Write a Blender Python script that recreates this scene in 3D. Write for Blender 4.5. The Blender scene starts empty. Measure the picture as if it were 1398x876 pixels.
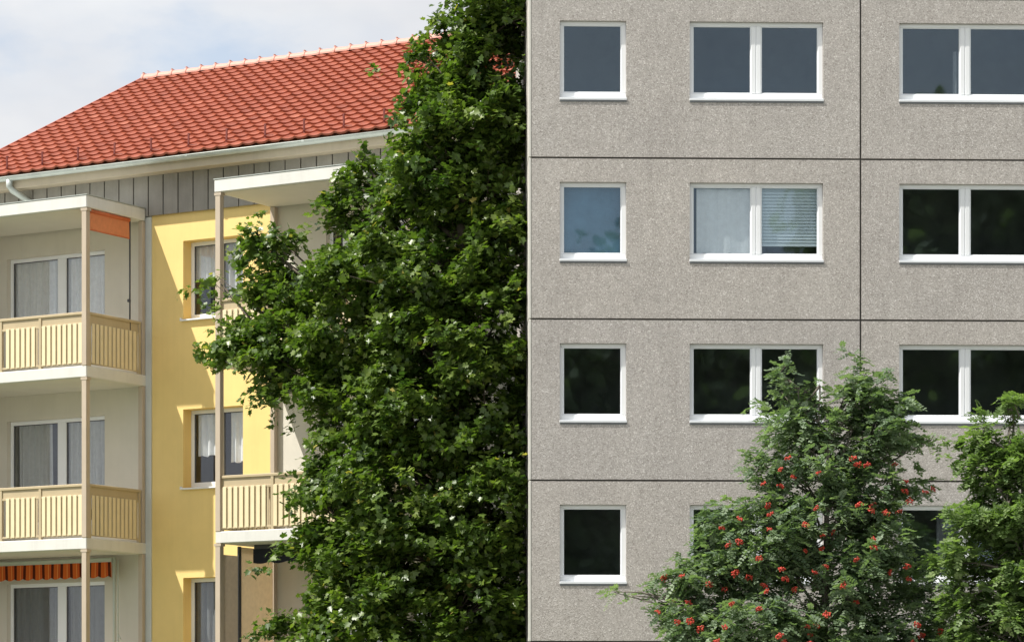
import bpy, math, random
import numpy as np
from mathutils import Vector, Matrix
rnd = random.Random(7)
S = bpy.context.scene
COL = S.collection
R = math.radians

# ------------------------------------------------------------------ helpers
def link(o): COL.objects.link(o); return o
def tag(o, label=None, cat=None, group=None, kind=None):
    if label: o['label'] = label
    if cat: o['category'] = cat
    if group: o['group'] = group
    if kind: o['kind'] = kind
    return o
def empty(name, loc, rz=0):
    o = link(bpy.data.objects.new(name, None)); o.location = loc; o.rotation_euler = (0, 0, rz)
    o.empty_display_size = .3
    return o

class MB:
    """collects faces, then links them as one mesh object"""
    def __init__(s): s.v = []; s.f = []; s.sm = []
    def quad(s, *p, smooth=False):
        i = len(s.v); s.v += [tuple(q) for q in p]; s.f.append(tuple(range(i, i + len(p)))); s.sm.append(smooth)
    def box(s, x0, x1, y0, y1, z0, z1, bev=0.0):
        if x1 < x0: x0, x1 = x1, x0
        if y1 < y0: y0, y1 = y1, y0
        if z1 < z0: z0, z1 = z1, z0
        b = min(bev, (x1-x0)*.4, (y1-y0)*.4, (z1-z0)*.4)
        if b <= 0:
            i = len(s.v)
            s.v += [(x0,y0,z0),(x1,y0,z0),(x1,y1,z0),(x0,y1,z0),(x0,y0,z1),(x1,y0,z1),(x1,y1,z1),(x0,y1,z1)]
            for q in ((3,2,1,0),(4,5,6,7),(0,1,5,4),(1,2,6,5),(2,3,7,6),(3,0,4,7)):
                s.f.append(tuple(i+k for k in q)); s.sm.append(False)
            return
        # chamfered box
        c = [(x0,x1),(y0,y1),(z0,z1)]
        idx = {}
        def V(ax, sg):
            # vertex of corner sg on the face of axis ax
            k = (ax,)+sg
            if k not in idx:
                p = [c[a][sg[a]] + ((b if sg[a]==0 else -b) if a != ax else 0) for a in range(3)]
                idx[k] = len(s.v); s.v.append(tuple(p))
            return idx[k]
        def add(fs, n):
            P = [Vector(s.v[k]) for k in fs]
            nn = (P[1]-P[0]).cross(P[2]-P[1])
            if nn.dot(n) < 0: fs = fs[::-1]
            s.f.append(tuple(fs)); s.sm.append(False)
        for ax in range(3):
            o = [a for a in range(3) if a != ax]
            for sd in (0,1):
                fs = []
                for (a,bb) in ((0,0),(1,0),(1,1),(0,1)):
                    sg=[0,0,0]; sg[ax]=sd; sg[o[0]]=a; sg[o[1]]=bb; fs.append(V(ax,tuple(sg)))
                n=[0,0,0]; n[ax]=1 if sd else -1; add(fs, Vector(n))
        for ax in range(3):      # edges along ax
            o = [a for a in range(3) if a != ax]
            for a in (0,1):
                for bb in (0,1):
                    s0=[0,0,0]; s0[o[0]]=a; s0[o[1]]=bb; s1=list(s0); s1[ax]=1
                    n=[0,0,0]; n[o[0]]=2*a-1; n[o[1]]=2*bb-1
                    add([V(o[0],tuple(s0)),V(o[0],tuple(s1)),V(o[1],tuple(s1)),V(o[1],tuple(s0))],Vector(n))
        for a in (0,1):
            for bb in (0,1):
                for d in (0,1):
                    sg=(a,bb,d); add([V(0,sg),V(1,sg),V(2,sg)],Vector((2*a-1,2*bb-1,2*d-1)))
    def tube(s, pts, rads, seg=8, cap=True):
        rings = []
        n = len(pts)
        for i, p in enumerate(pts):
            p = Vector(p)
            d = Vector(pts[min(i+1,n-1)]) - Vector(pts[max(i-1,0)])
            d.normalize()
            up = Vector((0,0,1)) if abs(d.z) < .9 else Vector((1,0,0))
            a = d.cross(up).normalized(); b = d.cross(a)
            k = len(s.v)
            for j in range(seg):
                t = 2*math.pi*j/seg
                s.v.append(tuple(p + (a*math.cos(t)+b*math.sin(t))*rads[i]))
            rings.append(k)
        for i in range(n-1):
            for j in range(seg):
                j2=(j+1)%seg
                s.f.append((rings[i]+j, rings[i]+j2, rings[i+1]+j2, rings[i+1]+j)); s.sm.append(True)
        if cap:
            s.f.append(tuple(rings[0]+j for j in range(seg))[::-1]); s.sm.append(False)
            s.f.append(tuple(rings[-1]+j for j in range(seg))); s.sm.append(False)
    def wall(s, u0, u1, z0, z1, y0, th, holes):
        """upright wall from y0 (front) inwards by th with rectangular openings"""
        us = sorted({u0,u1,*[h[0] for h in holes],*[h[1] for h in holes]})
        zs = sorted({z0,z1,*[h[2] for h in holes],*[h[3] for h in holes]})
        y1 = y0+th
        for a,b in zip(us,us[1:]):
            for c,d in zip(zs,zs[1:]):
                m=((a+b)/2,(c+d)/2)
                if any(h[0]<m[0]<h[1] and h[2]<m[1]<h[3] for h in holes): continue
                s.quad((a,y0,c),(b,y0,c),(b,y0,d),(a,y0,d))
                s.quad((b,y1,c),(a,y1,c),(a,y1,d),(b,y1,d))
        for h in holes:
            a,b,c,d=h[:4]
            s.quad((a,y0,c),(a,y1,c),(b,y1,c),(b,y0,c))
            s.quad((a,y0,d),(b,y0,d),(b,y1,d),(a,y1,d))
            s.quad((a,y0,c),(a,y0,d),(a,y1,d),(a,y1,c))
            s.quad((b,y0,c),(b,y1,c),(b,y1,d),(b,y0,d))
        s.quad((u0,y0,z0),(u0,y0,z1),(u0,y1,z1),(u0,y1,z0)); s.quad((u1,y0,z0),(u1,y1,z0),(u1,y1,z1),(u1,y0,z1))
        s.quad((u0,y0,z1),(u1,y0,z1),(u1,y1,z1),(u0,y1,z1)); s.quad((u0,y0,z0),(u0,y1,z0),(u1,y1,z0),(u1,y0,z0))
    def mesh(s, name, mat):
        me = bpy.data.meshes.new(name); me.from_pydata(s.v, [], s.f)
        me.polygons.foreach_set('use_smooth', s.sm)
        if mat: me.materials.append(mat)
        me.update(); return me
    def build(s, name, mat, parent=None, loc=None):
        o = link(bpy.data.objects.new(name, s.mesh(name, mat)))
        if parent: o.parent = parent
        if loc: o.location = loc
        return o

# ------------------------------------------------------------------ materials
def newmat(name):
    m = bpy.data.materials.new(name); m.use_nodes = True
    nt = m.node_tree; nt.nodes.clear()
    out = nt.nodes.new('ShaderNodeOutputMaterial')
    return m, nt, out
def N(nt, typ, **kw):
    n = nt.nodes.new(typ)
    for k, v in kw.items():
        if k.startswith('_'): setattr(n, k[1:], v)
        else: n.inputs[k.replace('__',' ')].default_value = v
    return n
def ramp(nt, fac, stops):
    r = nt.nodes.new('ShaderNodeValToRGB'); e = r.color_ramp.elements
    while len(e) < len(stops): e.new(.5)
    for x, (p, c) in zip(e, stops):
        x.position = p; x.color = (*c, 1) if len(c) == 3 else c
    nt.links.new(fac, r.inputs[0]); return r
def mix(nt, fac, a, b, mode='MIX'):
    m = nt.nodes.new('ShaderNodeMix'); m.data_type = 'RGBA'; m.blend_type = mode
    for sock, v in ((m.inputs[0], fac), (m.inputs[6], a), (m.inputs[7], b)):
        if hasattr(v, 'type') and hasattr(v, 'links'): nt.links.new(v, sock)
        elif isinstance(v, (int, float)): sock.default_value = v
        else: sock.default_value = (*v, 1)
    return m.outputs[2]
def coords(nt, scale=(1,1,1)):
    tc = nt.nodes.new('ShaderNodeTexCoord'); mp = nt.nodes.new('ShaderNodeMapping')
    mp.inputs['Scale'].default_value = scale
    nt.links.new(tc.outputs['Object'], mp.inputs[0]); return mp.outputs[0]
def noise(nt, vec, scale, detail=4, rough=.6):
    n = N(nt, 'ShaderNodeTexNoise', Scale=scale, Detail=detail, Roughness=rough)
    nt.links.new(vec, n.inputs['Vector']); return n.outputs['Fac']
def plain(name, col, rough=.6, var=.08, nscale=3., bump=0., bscale=60., metal=0., streak=0.):
    """base colour with soft mottling, optional weather streaks and fine bump"""
    m, nt, out = newmat(name)
    p = N(nt, 'ShaderNodeBsdfPrincipled', Roughness=rough, Metallic=metal)
    v = coords(nt)
    r = ramp(nt, noise(nt, v, nscale, 5), [(.3, tuple(c*(1-var) for c in col)), (.7, tuple(min(1,c*(1+var)) for c in col))])
    c = r.outputs[0]
    if streak:
        v2 = coords(nt, (2.2, 2.2, .12))
        f = ramp(nt, noise(nt, v2, 2.5, 6, .7), [(.48,(0,0,0)),(.75,(streak,)*3)]).outputs[0]
        c = mix(nt, f, c, tuple(x*.55 for x in col))
    nt.links.new(c, p.inputs['Base Color'])
    if bump:
        b = N(nt, 'ShaderNodeBump', Strength=bump, Distance=.01)
        nt.links.new(noise(nt, v, bscale, 3), b.inputs['Height']); nt.links.new(b.outputs[0], p.inputs['Normal'])
    nt.links.new(p.outputs[0], out.inputs[0]); return m

def concrete_mat():
    m, nt, out = newmat('exposed_aggregate_concrete')
    p = N(nt, 'ShaderNodeBsdfPrincipled', Roughness=.93)
    p.inputs['Specular IOR Level'].default_value = .2
    v = coords(nt)
    info = nt.nodes.new('ShaderNodeObjectInfo')
    vo = N(nt, 'ShaderNodeTexVoronoi', Scale=62.); nt.links.new(v, vo.inputs['Vector'])
    sep = nt.nodes.new('ShaderNodeSeparateColor'); nt.links.new(vo.outputs['Color'], sep.inputs[0])
    peb = ramp(nt, sep.outputs[0], [(0,(.34,.32,.298)),(.14,(.425,.405,.38)),(.5,(.49,.47,.445)),(.86,(.545,.526,.50)),(1,(.70,.69,.665))]).outputs[0]
    fine = ramp(nt, noise(nt, v, 95, 2), [(.3,(.74,)*3),(.6,(1.09,)*3)]).outputs[0]
    c = mix(nt, 1., peb, fine, 'MULTIPLY')
    big = ramp(nt, noise(nt, v, .8, 6, .65), [(.25,(.90,.89,.88)),(.75,(1.06,1.05,1.03))]).outputs[0]
    c = mix(nt, 1., c, big, 'MULTIPLY')
    mid = ramp(nt, noise(nt, v, 7., 4, .7), [(.3,(.93,)*3),(.7,(1.06,)*3)]).outputs[0]
    c = mix(nt, 1., c, mid, 'MULTIPLY')
    st = ramp(nt, noise(nt, coords(nt, (3., 3., .16)), 2., 6, .7), [(.5,(1,1,1)),(.8,(.86,.85,.84))]).outputs[0]
    c = mix(nt, 1., c, st, 'MULTIPLY')
    tint = ramp(nt, info.outputs['Random'], [(0,(.98,.972,.985)),(1,(1.015,.998,.992))]).outputs[0]
    c = mix(nt, 1., c, tint, 'MULTIPLY')
    nt.links.new(c, p.inputs['Base Color'])
    b = N(nt, 'ShaderNodeBump', Strength=.5, Distance=.006)
    nt.links.new(vo.outputs['Distance'], b.inputs['Height']); nt.links.new(b.outputs[0], p.inputs['Normal'])
    nt.links.new(p.outputs[0], out.inputs[0]); return m

def tile_mat():
    m, nt, out = newmat('red_clay_tile')
    p = N(nt, 'ShaderNodeBsdfPrincipled', Roughness=.55)
    at = nt.nodes.new('ShaderNodeAttribute'); at.attribute_name = 'shade'
    c0 = ramp(nt, at.outputs['Fac'], [(0,(.25,.055,.024)),(.35,(.30,.068,.030)),(.8,(.33,.080,.037)),(1,(.38,.11,.058))]).outputs[0]
    v = coords(nt)
    g = ramp(nt, noise(nt, v, 6, 6, .75), [(.3,(.86,.84,.83)),(.65,(1.05,)*3)]).outputs[0]
    nt.links.new(mix(nt, 1., c0, g, 'MULTIPLY'), p.inputs['Base Color'])
    nt.links.new(p.outputs[0], out.inputs[0]); return m

def leaf_mat(name, stops, rough=.4, trans=.3, spec=.5):
    m, nt, out = newmat(name)
    p = N(nt, 'ShaderNodeBsdfPrincipled', Roughness=rough)
    p.inputs['Specular IOR Level'].default_value = spec
    at = nt.nodes.new('ShaderNodeAttribute'); at.attribute_name = 'shade'
    c = ramp(nt, at.outputs['Fac'], stops).outputs[0]
    nt.links.new(c, p.inputs['Base Color'])
    t = nt.nodes.new('ShaderNodeBsdfTranslucent')
    nt.links.new(mix(nt, 1., c, (1.25,1.5,.55), 'MULTIPLY'), t.inputs[0])
    mx = nt.nodes.new('ShaderNodeMixShader'); mx.inputs[0].default_value = trans
    nt.links.new(p.outputs[0], mx.inputs[1]); nt.links.new(t.outputs[0], mx.inputs[2])
    nt.links.new(mx.outputs[0], out.inputs[0]); return m

def glass_mat(name, tint=(.93,.955,.96), ior=1.7, rough=.02, wob=.004, refl=(.66,.83,1)):
    m, nt, out = newmat(name)
    g = N(nt, 'ShaderNodeBsdfGlossy', Roughness=rough); g.inputs['Color'].default_value = (*refl, 1)
    t = nt.nodes.new('ShaderNodeBsdfTransparent'); t.inputs[0].default_value = (*tint, 1)
    # Schlick reflectance of one glass face, the same from either side
    f0 = ((ior-1)/(ior+1))**2
    geo = nt.nodes.new('ShaderNodeNewGeometry')
    dt = N(nt, 'ShaderNodeVectorMath', _operation='DOT_PRODUCT')
    nt.links.new(geo.outputs['Incoming'], dt.inputs[0]); nt.links.new(geo.outputs['Normal'], dt.inputs[1])
    def mth(op, a, b=None):
        n = N(nt, 'ShaderNodeMath', _operation=op)
        for i, q in enumerate((a, b)):
            if q is None: continue
            if isinstance(q, (int, float)): n.inputs[i].default_value = q
            else: nt.links.new(q, n.inputs[i])
        return n.outputs[0]
    fr = mth('ADD', mth('MULTIPLY', mth('POWER', mth('SUBTRACT', 1., mth('ABSOLUTE', dt.outputs['Value'])), 5.), 1-f0), f0)
    # the slight unevenness of real panes: tilt the mirror normal a little, smoothly
    nz = N(nt, 'ShaderNodeTexNoise', Scale=1.3, Detail=1.); nt.links.new(coords(nt), nz.inputs['Vector'])
    v1 = N(nt, 'ShaderNodeVectorMath', _operation='SUBTRACT'); nt.links.new(nz.outputs['Color'], v1.inputs[0]); v1.inputs[1].default_value = (.5,.5,.5)
    v2 = N(nt, 'ShaderNodeVectorMath', _operation='SCALE'); nt.links.new(v1.outputs[0], v2.inputs[0]); v2.inputs['Scale'].default_value = wob*1.2
    v3 = N(nt, 'ShaderNodeVectorMath', _operation='ADD'); nt.links.new(geo.outputs['Normal'], v3.inputs[0]); nt.links.new(v2.outputs[0], v3.inputs[1])
    v4 = N(nt, 'ShaderNodeVectorMath', _operation='NORMALIZE'); nt.links.new(v3.outputs[0], v4.inputs[0])
    nt.links.new(v4.outputs[0], g.inputs['Normal'])
    mx = nt.nodes.new('ShaderNodeMixShader')
    nt.links.new(fr, mx.inputs[0]); nt.links.new(t.outputs[0], mx.inputs[1]); nt.links.new(g.outputs[0], mx.inputs[2])
    nt.links.new(mx.outputs[0], out.inputs[0]); return m

def cloth_mat(name, col, trans=.4):
    m, nt, out = newmat(name)
    d = N(nt, 'ShaderNodeBsdfDiffuse'); t = nt.nodes.new('ShaderNodeBsdfTranslucent')
    v = coords(nt)
    c = ramp(nt, noise(nt, v, 12, 4), [(.3,tuple(x*.88 for x in col)),(.7,col)]).outputs[0]
    nt.links.new(c, d.inputs[0]); nt.links.new(c, t.inputs[0])
    mx = nt.nodes.new('ShaderNodeMixShader'); mx.inputs[0].default_value = trans
    nt.links.new(d.outputs[0], mx.inputs[1]); nt.links.new(t.outputs[0], mx.inputs[2])
    nt.links.new(mx.outputs[0], out.inputs[0]); return m

def stripe_mat():
    m, nt, out = newmat('orange_brown_stripe_cloth')
    d = N(nt, 'ShaderNodeBsdfDiffuse')
    tc = nt.nodes.new('ShaderNodeTexCoord'); sp = nt.nodes.new('ShaderNodeSeparateXYZ')
    nt.links.new(tc.outputs['Object'], sp.inputs[0])
    a = N(nt, 'ShaderNodeMath', _operation='DIVIDE'); a.inputs[1].default_value = .235
    nt.links.new(sp.outputs[0], a.inputs[0])
    f = N(nt, 'ShaderNodeMath', _operation='FRACT'); nt.links.new(a.outputs[0], f.inputs[0])
    r = ramp(nt, f.outputs[0], [(0,(.10,.025,.015)),(.28,(.62,.13,.03)),(.66,(.75,.28,.08)),(.74,(.58,.11,.03))])
    r.color_ramp.interpolation = 'CONSTANT'
    nt.links.new(r.outputs[0], d.inputs[0]); nt.links.new(d.outputs[0], out.inputs[0]); return m

def ground_mat():
    m, nt, out = newmat('mown_grass_ground')
    p = N(nt, 'ShaderNodeBsdfPrincipled', Roughness=.9)
    v = coords(nt)
    a = ramp(nt, noise(nt, v, 1.1, 8, .7), [(.3,(.055,.085,.022)),(.7,(.11,.14,.045))]).outputs[0]
    b = ramp(nt, noise(nt, v, 30, 3), [(.3,(.7,)*3),(.7,(1.25,)*3)]).outputs[0]
    nt.links.new(mix(nt, 1., a, b, 'MULTIPLY'), p.inputs['Base Color'])
    bp = N(nt, 'ShaderNodeBump', Strength=.6, Distance=.03); nt.links.new(noise(nt, v, 40, 3), bp.inputs['Height'])
    nt.links.new(bp.outputs[0], p.inputs['Normal'])
    nt.links.new(p.outputs[0], out.inputs[0]); return m

M = dict(
    concrete=concrete_mat(), tile=tile_mat(), ground=ground_mat(), stripe=stripe_mat(),
    edge=plain('pale_divider_strip', (.62,.61,.56), .8, .07, 4, .2, 80),
    sealant=plain('dark_joint_sealant', (.10,.095,.085), .9, .3, 1.5),
    reveal=plain('pale_reveal_render', (.42,.41,.39), .8, .06, 8),
    pvc=plain('white_window_plastic', (.87,.89,.91), .28, .02, 2),
    gasket=plain('grey_window_gasket', (.10,.10,.11), .6, .1, 5),
    sillm=plain('white_metal_sill', (.78,.81,.84), .3, .03, 3, metal=0.),
    sillshade=plain('dark_sill_shade', (.16,.17,.18), .5, .1, 6),
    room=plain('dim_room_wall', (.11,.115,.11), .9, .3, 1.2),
    ridge=plain('sunlit_ridge_clay', (.56,.27,.21), .6, .1, 5),  # paler than the tiles: sunlight on the caps is put into the colour
    vergem=plain('red_verge_clay', (.36,.09,.055), .6, .15, 4),
    hook=plain('dark_red_metal', (.16,.03,.022), .6, .1, 5),
    yellow=plain('yellow_render', (.86,.635,.25), .88, .045, 1.3, .35, 120, streak=.10),
    beige=plain('beige_render', (.68,.645,.555), .9, .04, 1.2, .35, 120, streak=.08),
    strip=plain('pale_grey_render', (.60,.62,.60), .85, .05, 1.5, .2, 120, streak=.15),
    clad=plain('weathered_grey_board', (.30,.28,.25), .75, .12, 2.5, .25, 30, streak=.35),
    cladgap=plain('dark_board_gap', (.03,.028,.025), .9, .2, 5),
    soffit=plain('cream_eaves_board', (.52,.44,.33), .7, .06, 2, streak=.2),
    zinc=plain('zinc_gutter', (.50,.53,.50), .45, .10, 4, metal=.25),
    slab=plain('white_painted_concrete', (.69,.68,.64), .7, .05, 2, .1, 60, streak=.22),
    ceil=plain('pale_balcony_ceiling', (.66,.63,.54), .8, .04, 1.5),
    post=plain('tan_painted_post', (.50,.415,.32), .5, .05, 3, streak=.1),
    rail=plain('tan_painted_rail', (.50,.405,.255), .5, .05, 3, streak=.1),
    slat=plain('pale_yellow_slat', (.80,.68,.44), .6, .05, 5, streak=.15),
    orange=cloth_mat('orange_cloth', (.88,.33,.16), .5),
    navy=cloth_mat('dark_awning_cloth', (.035,.037,.045), .1),
    screen=cloth_mat('taupe_screen_cloth', (.60,.54,.46), .5),
    screen2=cloth_mat('sand_screen_cloth', (.84,.74,.58), .5),
    darkmetal=plain('dark_metal', (.05,.05,.055), .4, .1, 5),
    palemetal=plain('pale_green_metal', (.52,.56,.50), .4, .05, 5),
    curtain=cloth_mat('white_net_curtain', (.92,.92,.93), .12),
    curtaingrey=cloth_mat('grey_net_curtain', (.66,.67,.68), .2),
    curtaindark=cloth_mat('dark_grey_net_curtain', (.26,.27,.28), .2),
    blind=plain('pale_blue_grey_blind', (.66,.74,.78), .6, .04, 3),
    skyreflect=plain('painted_sky_reflection', (.10,.20,.30), .8, .3, 1.4),
    glass=glass_mat('window_glass'), glassl=glass_mat('bright_window_glass', ior=1.65, refl=(.9,.93,1), tint=(.97,.98,.98)),
    bark=plain('grey_brown_bark', (.10,.08,.06), .9, .35, 9, .8, 40),
    barkr=plain('smooth_grey_bark', (.15,.13,.11), .8, .25, 9, .5, 40),
    berry=plain('red_berries', (.50,.05,.028), .35, .25, 30),
    leaf=leaf_mat('broad_leaf', [(0,(.042,.084,.018)),(.5,(.105,.165,.030)),(.9,(.20,.262,.050)),(.975,(.20,.25,.05)),(1,(.42,.36,.09))], .38, .36, .5),
    rleaf=leaf_mat('feather_leaf', [(0,(.10,.155,.095)),(.5,(.175,.24,.145)),(1,(.28,.35,.22))], .5, .38, .4),
    rleaf2=leaf_mat('light_feather_leaf', [(0,(.095,.155,.06)),(.5,(.17,.245,.095)),(1,(.26,.34,.14))], .5, .40, .4),
    wood=leaf_mat('far_leaf', [(0,(.13,.16,.08)),(1,(.22,.26,.14))], .6, .45, .3),
    bounce=plain('pale_bounce_sheet', (.27,.26,.24), .9, .12, 2.2, .3, 40),
    plinth=plain('grey_plinth_render', (.28,.27,.26), .9, .1, 2, .3, 60),
)

# ------------------------------------------------------------------ ground
def structure(name, x0, x1, y0, y1, z, m):
    mb = MB(); mb.quad((x0,y0,z),(x1,y0,z),(x1,y1,z),(x0,y1,z))
    return tag(mb.build(name, m), kind='structure')
structure('ground', -600, 600, -400, 900, 0, M['ground'])
structure('bounce_sheet', -40, 40, 8, 47.5, .004, M['bounce'])  # unseen sheet, added so neutral rather than green light bounces onto the facades

# ================================================================== GREY PANEL BUILDING
ZT = 13.83; PITCH = 2.6
G = empty('concrete_apartment_building', (.272, 50.8, 0), R(1.8))
tag(G, 'grey exposed-aggregate concrete panel block of flats with white framed windows', 'apartment building')
JOINTS_U = [0, 5.37, 10.9]
H_TOP, H_BOT = .39, 1.665
WN = [(.50, 1.575), (2.60, 4.765), (6.0, 8.165), (9.2, 10.275)]
DEPTH = 6.4
gap = .015
for r in range(-1, 5):
    zt = ZT - PITCH*r; zb = zt - PITCH if r < 4 else 0.02
    for k in range(2):
        a, b = JOINTS_U[k], JOINTS_U[k+1]
        hs = [(w[0], w[1], zt-H_BOT, zt-H_TOP) for w in WN if a < w[0] < b and 0 <= r < 4]
        mb = MB()
        mb.wall(a + (gap if k else .045), b-gap, zb+gap, zt-gap, 0, .16, hs)
        mb.build('wall_panel', M['concrete'], G)
    # gable panel
    mb = MB(); mb.box(0, .16, .165, DEPTH, zb+gap, zt-gap)
    mb.build('gable_panel', M['concrete'], G)
mb = MB(); mb.box(.02, .14, .045, .155, 0, ZT+PITCH)      # dark sealant behind the joints
for r in range(-1, 4):
    z = ZT-PITCH*r-PITCH
    mb.box(.02, 10.88, .035, .13, z-.05, z+.05)
for u in (5.37,):
    mb.box(u-.05, u+.05, .032, .128, .03, ZT+PITCH-.02)
mb.build('joint_sealant', M['sealant'], G)
# pale strip added along the corner, standing in for a white dividing line
mb = MB()
for r in range(-1, 5):
    zt = ZT - PITCH*r; zb = zt - PITCH if r < 4 else .02
    mb.box(0, .04, 0, .16, zb+gap*.6, zt-gap*.6, .006)
mb.build('divider_strip', M['edge'], G)
mb = MB()
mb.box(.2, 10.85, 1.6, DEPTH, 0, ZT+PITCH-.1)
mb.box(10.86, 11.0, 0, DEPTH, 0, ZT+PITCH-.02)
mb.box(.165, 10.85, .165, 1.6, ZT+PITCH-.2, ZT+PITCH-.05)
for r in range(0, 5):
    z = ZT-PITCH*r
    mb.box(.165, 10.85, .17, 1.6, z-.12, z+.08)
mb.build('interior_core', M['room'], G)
mb = MB(); mb.box(-.06, 11.06, -.06, DEPTH+.05, ZT+PITCH, ZT+PITCH+.16, .02); mb.build('roof', M['plinth'], G)

def grey_window_meshes(w, h, double):
    """white frame with glass openings; origin at lower left of the opening, y inwards"""
    d0, d1 = .070, .132
    fl, fr_, ft, fb = .055, .075, .055, .13
    mb = MB()
    mb.box(0, w, d0, d1, .035, fb, .008)                    # bottom rail
    mb.box(0, w, d0, d1, h-ft, h, .008)
    mb.box(0, fl, d0+.001, d1, fb, h-ft, .006)
    mb.box(w-fr_, w, d0+.001, d1, fb, h-ft, .006)
    panes = []
    if double:
        c = w/2; mw = .08
        mb.box(c-mw, c-.004, d0-.002, d1, fb, h-ft, .008); mb.box(c+.004, c+mw, d0-.002, d1, fb, h-ft, .008)
        mb.box(c-.004, c+.004, d0+.012, d1, fb, h-ft)
        panes = [(fl, c-mw), (c+mw, w-fr_)]
    else:
        panes = [(fl, w-fr_)]
    # raised sash lip
    for a, b in panes:
        e = .016
        mb.box(a, a+e, d0+.014, d1-.01, fb, h-ft, .004); mb.box(b-e, b, d0+.014, d1-.01, fb, h-ft, .004)
        mb.box(a+e, b-e, d0+.014, d1-.01, fb, fb+e, .004); mb.box(a+e, b-e, d0+.014, d1-.01, h-ft-e, h-ft, .004)
    frame = mb.mesh('window', M['pvc'])
    pm = []
    for a, b in panes:
        q = MB(); q.box(a+.010, b-.010, .098, .110, fb+.010, h-ft-.010); pm.append(q.mesh('pane', M['glass']))
    s = MB(); s.box(-.004, w+.008, -.016, .095, -.004, .034, .004)
    sill = s.mesh('sill', M['sillm'])
    s = MB(); s.box(-.002, w+.006, -.010, 0.0, -.034, -.006, .002)  # dark strip drawing the shade under the sill
    return frame, pm, sill, panes, s.mesh('sill_shade', M['sillshade'])
def add(name, me, parent, loc=(0,0,0)):
    o = link(bpy.data.objects.new(name, me)); o.parent = parent; o.location = loc; return o
def curtain_mesh(name, a, b, z0, z1, y, mat, folds, amp=.02, slant=0., seed=1):
    q = random.Random(seed); mb = MB(); n = max(12, int(folds*6))
    ph = [q.uniform(-.8,.8) for _ in range(n+1)]
    rows = 5
    P = []
    for j in range(rows+1):
        t = j/rows; row = []
        for i in range(n+1):
            s = i/n
            yy = y + amp*math.sin(s*folds*2*math.pi+ph[i]*.5) * (1.1-.4*t) + amp*.3*math.sin(s*folds*5+t*3)
            row.append((a+(b-a)*s + slant*(1-t)*math.sin(s*9)*.02, yy, z0+(z1-z0)*t + (0 if j else slant*.03*math.sin(s*13))))
        P.append(row)
    for j in range(rows):
        for i in range(n):
            mb.quad(P[j][i],P[j][i+1],P[j+1][i+1],P[j+1][i],smooth=True)
    me = mb.mesh(name, mat); return me
def blind_mesh(a, b, z0, z1, y, tilt=.018):
    mb = MB(); z = z1
    while z > z0:
        zz = max(z-.052, z0)
        mb.quad((a,y+tilt,z),(a,y-tilt*.3,zz-.004),(b,y-tilt*.3,zz-.004),(b,y+tilt,z)); z -= .052
    mb.box(a, b, y-.008, y+.008, z0-.03, z0-.006)
    return mb.mesh('blind', M['blind'])
hW = H_BOT-H_TOP
proto = {}
for dbl, w in ((False, WN[0][1]-WN[0][0]), (True, WN[1][1]-WN[1][0])):
    proto[dbl] = grey_window_meshes(w, hW, dbl)
for r in range(4):
    for k, (a, b) in enumerate(WN):
        dbl = k in (1, 2)
        frame, pm, sill, panes, sillsh = proto[dbl]
        z = ZT-PITCH*r-H_BOT
        wo = add('window', frame, G, (a, 0, z))
        for p in pm: add('pane', p, wo)
        add('sill', sill, wo); add('sill_shade', sillsh, wo)
        zl, zh = .145, hW-.07
        if (r, k) == (1, 1):
            wo['label'] = 'double window with a white curtain behind the left pane and a slatted blind behind the right'
            p0, p1 = panes
            add('curtain', curtain_mesh('curtain', p0[0]-.03+.10, p0[1]+.03, zl-.02, zh, .17, M['curtain'], 3, .012, 1.4, 5), wo)
            add('blind', blind_mesh(p1[0]-.03, p1[1]+.03, zl+.16, zh+.02, .155), wo)
        elif (r, k) == (1, 0):
            wo['label'] = 'narrow window with reflected sky painted as a blue-green panel behind the glass'
            p0 = panes[0]; q = MB(); q.box(p0[0]-.03, p0[1]+.03, .17, .185, zl-.05, zh+.04)
            add('curtain', q.mesh('curtain', M['skyreflect']), wo)  # flat panel, no curtain: its colour stands for sky reflected in the pane
        elif (r, k) == (0, 2):
            p0 = panes[0]
            add('curtain', curtain_mesh('curtain', p0[1]-.10, p0[1]+.04, zl-.05, zh-.35, .18, M['curtaindark'], 2, .015, 0, 8), wo)
        if (r, k) == (3, 2):
            p0 = panes[0]
            add('curtain', curtain_mesh('curtain', p0[0]+.62, p0[1]+.04, zl-.05, zh+.04, .40, M['curtaindark'], 3, .02, 0, 3), wo)

# ================================================================== YELLOW BUILDING
# local frame: x along the facade to the right, y into the building, z up; wall face at y = 0
B = empty('yellow_apartment_building', (-7.106, 61.298, 0), R(-31))
tag(B, 'yellow and beige rendered block of flats with a red tiled roof and stacked balconies', 'apartment building')
UL, UR = -4.6, 7.65
BD = 12.4
ZW = 12.98
FL = 3.25
ztop = [11.52, 8.27, 5.02, 1.9]
yel = [(.88, 2.30, t-1.52, t) for t in ztop[:3]]
bl = [(-3.52, -1.04, t-2.15, t) for t in ztop[:3]]
br = [(4.22, 6.53, t-2.15, t) for t in ztop[:3]]
TH = .36
def wallpart(name, a, b, z0, z1, holes, mat, y0=0., th=TH):
    mb = MB(); mb.wall(a, b, z0, z1, y0, th, holes); return mb.build(name, mat, B)
wallpart('wall', UL, -.062, 0, ZW-.2, bl, M['beige'])['label'] = 'beige rendered wall behind the left balconies'
wallpart('wall_strip', -.062, .128, 0, 12.05, [], M['strip'], -.03, TH+.03)
wallpart('wall', .128, 2.96, 0, 12.07, yel, M['yellow'])['label'] = 'yellow rendered wall between the two balcony stacks'
wallpart('wall', 2.96, UR, 0, ZW-.2, br, M['beige'])['label'] = 'beige rendered wall behind the right balconies'
mb = MB()
mb.box(-.062, 2.96, .02, TH, 12.07, ZW-.2)
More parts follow.
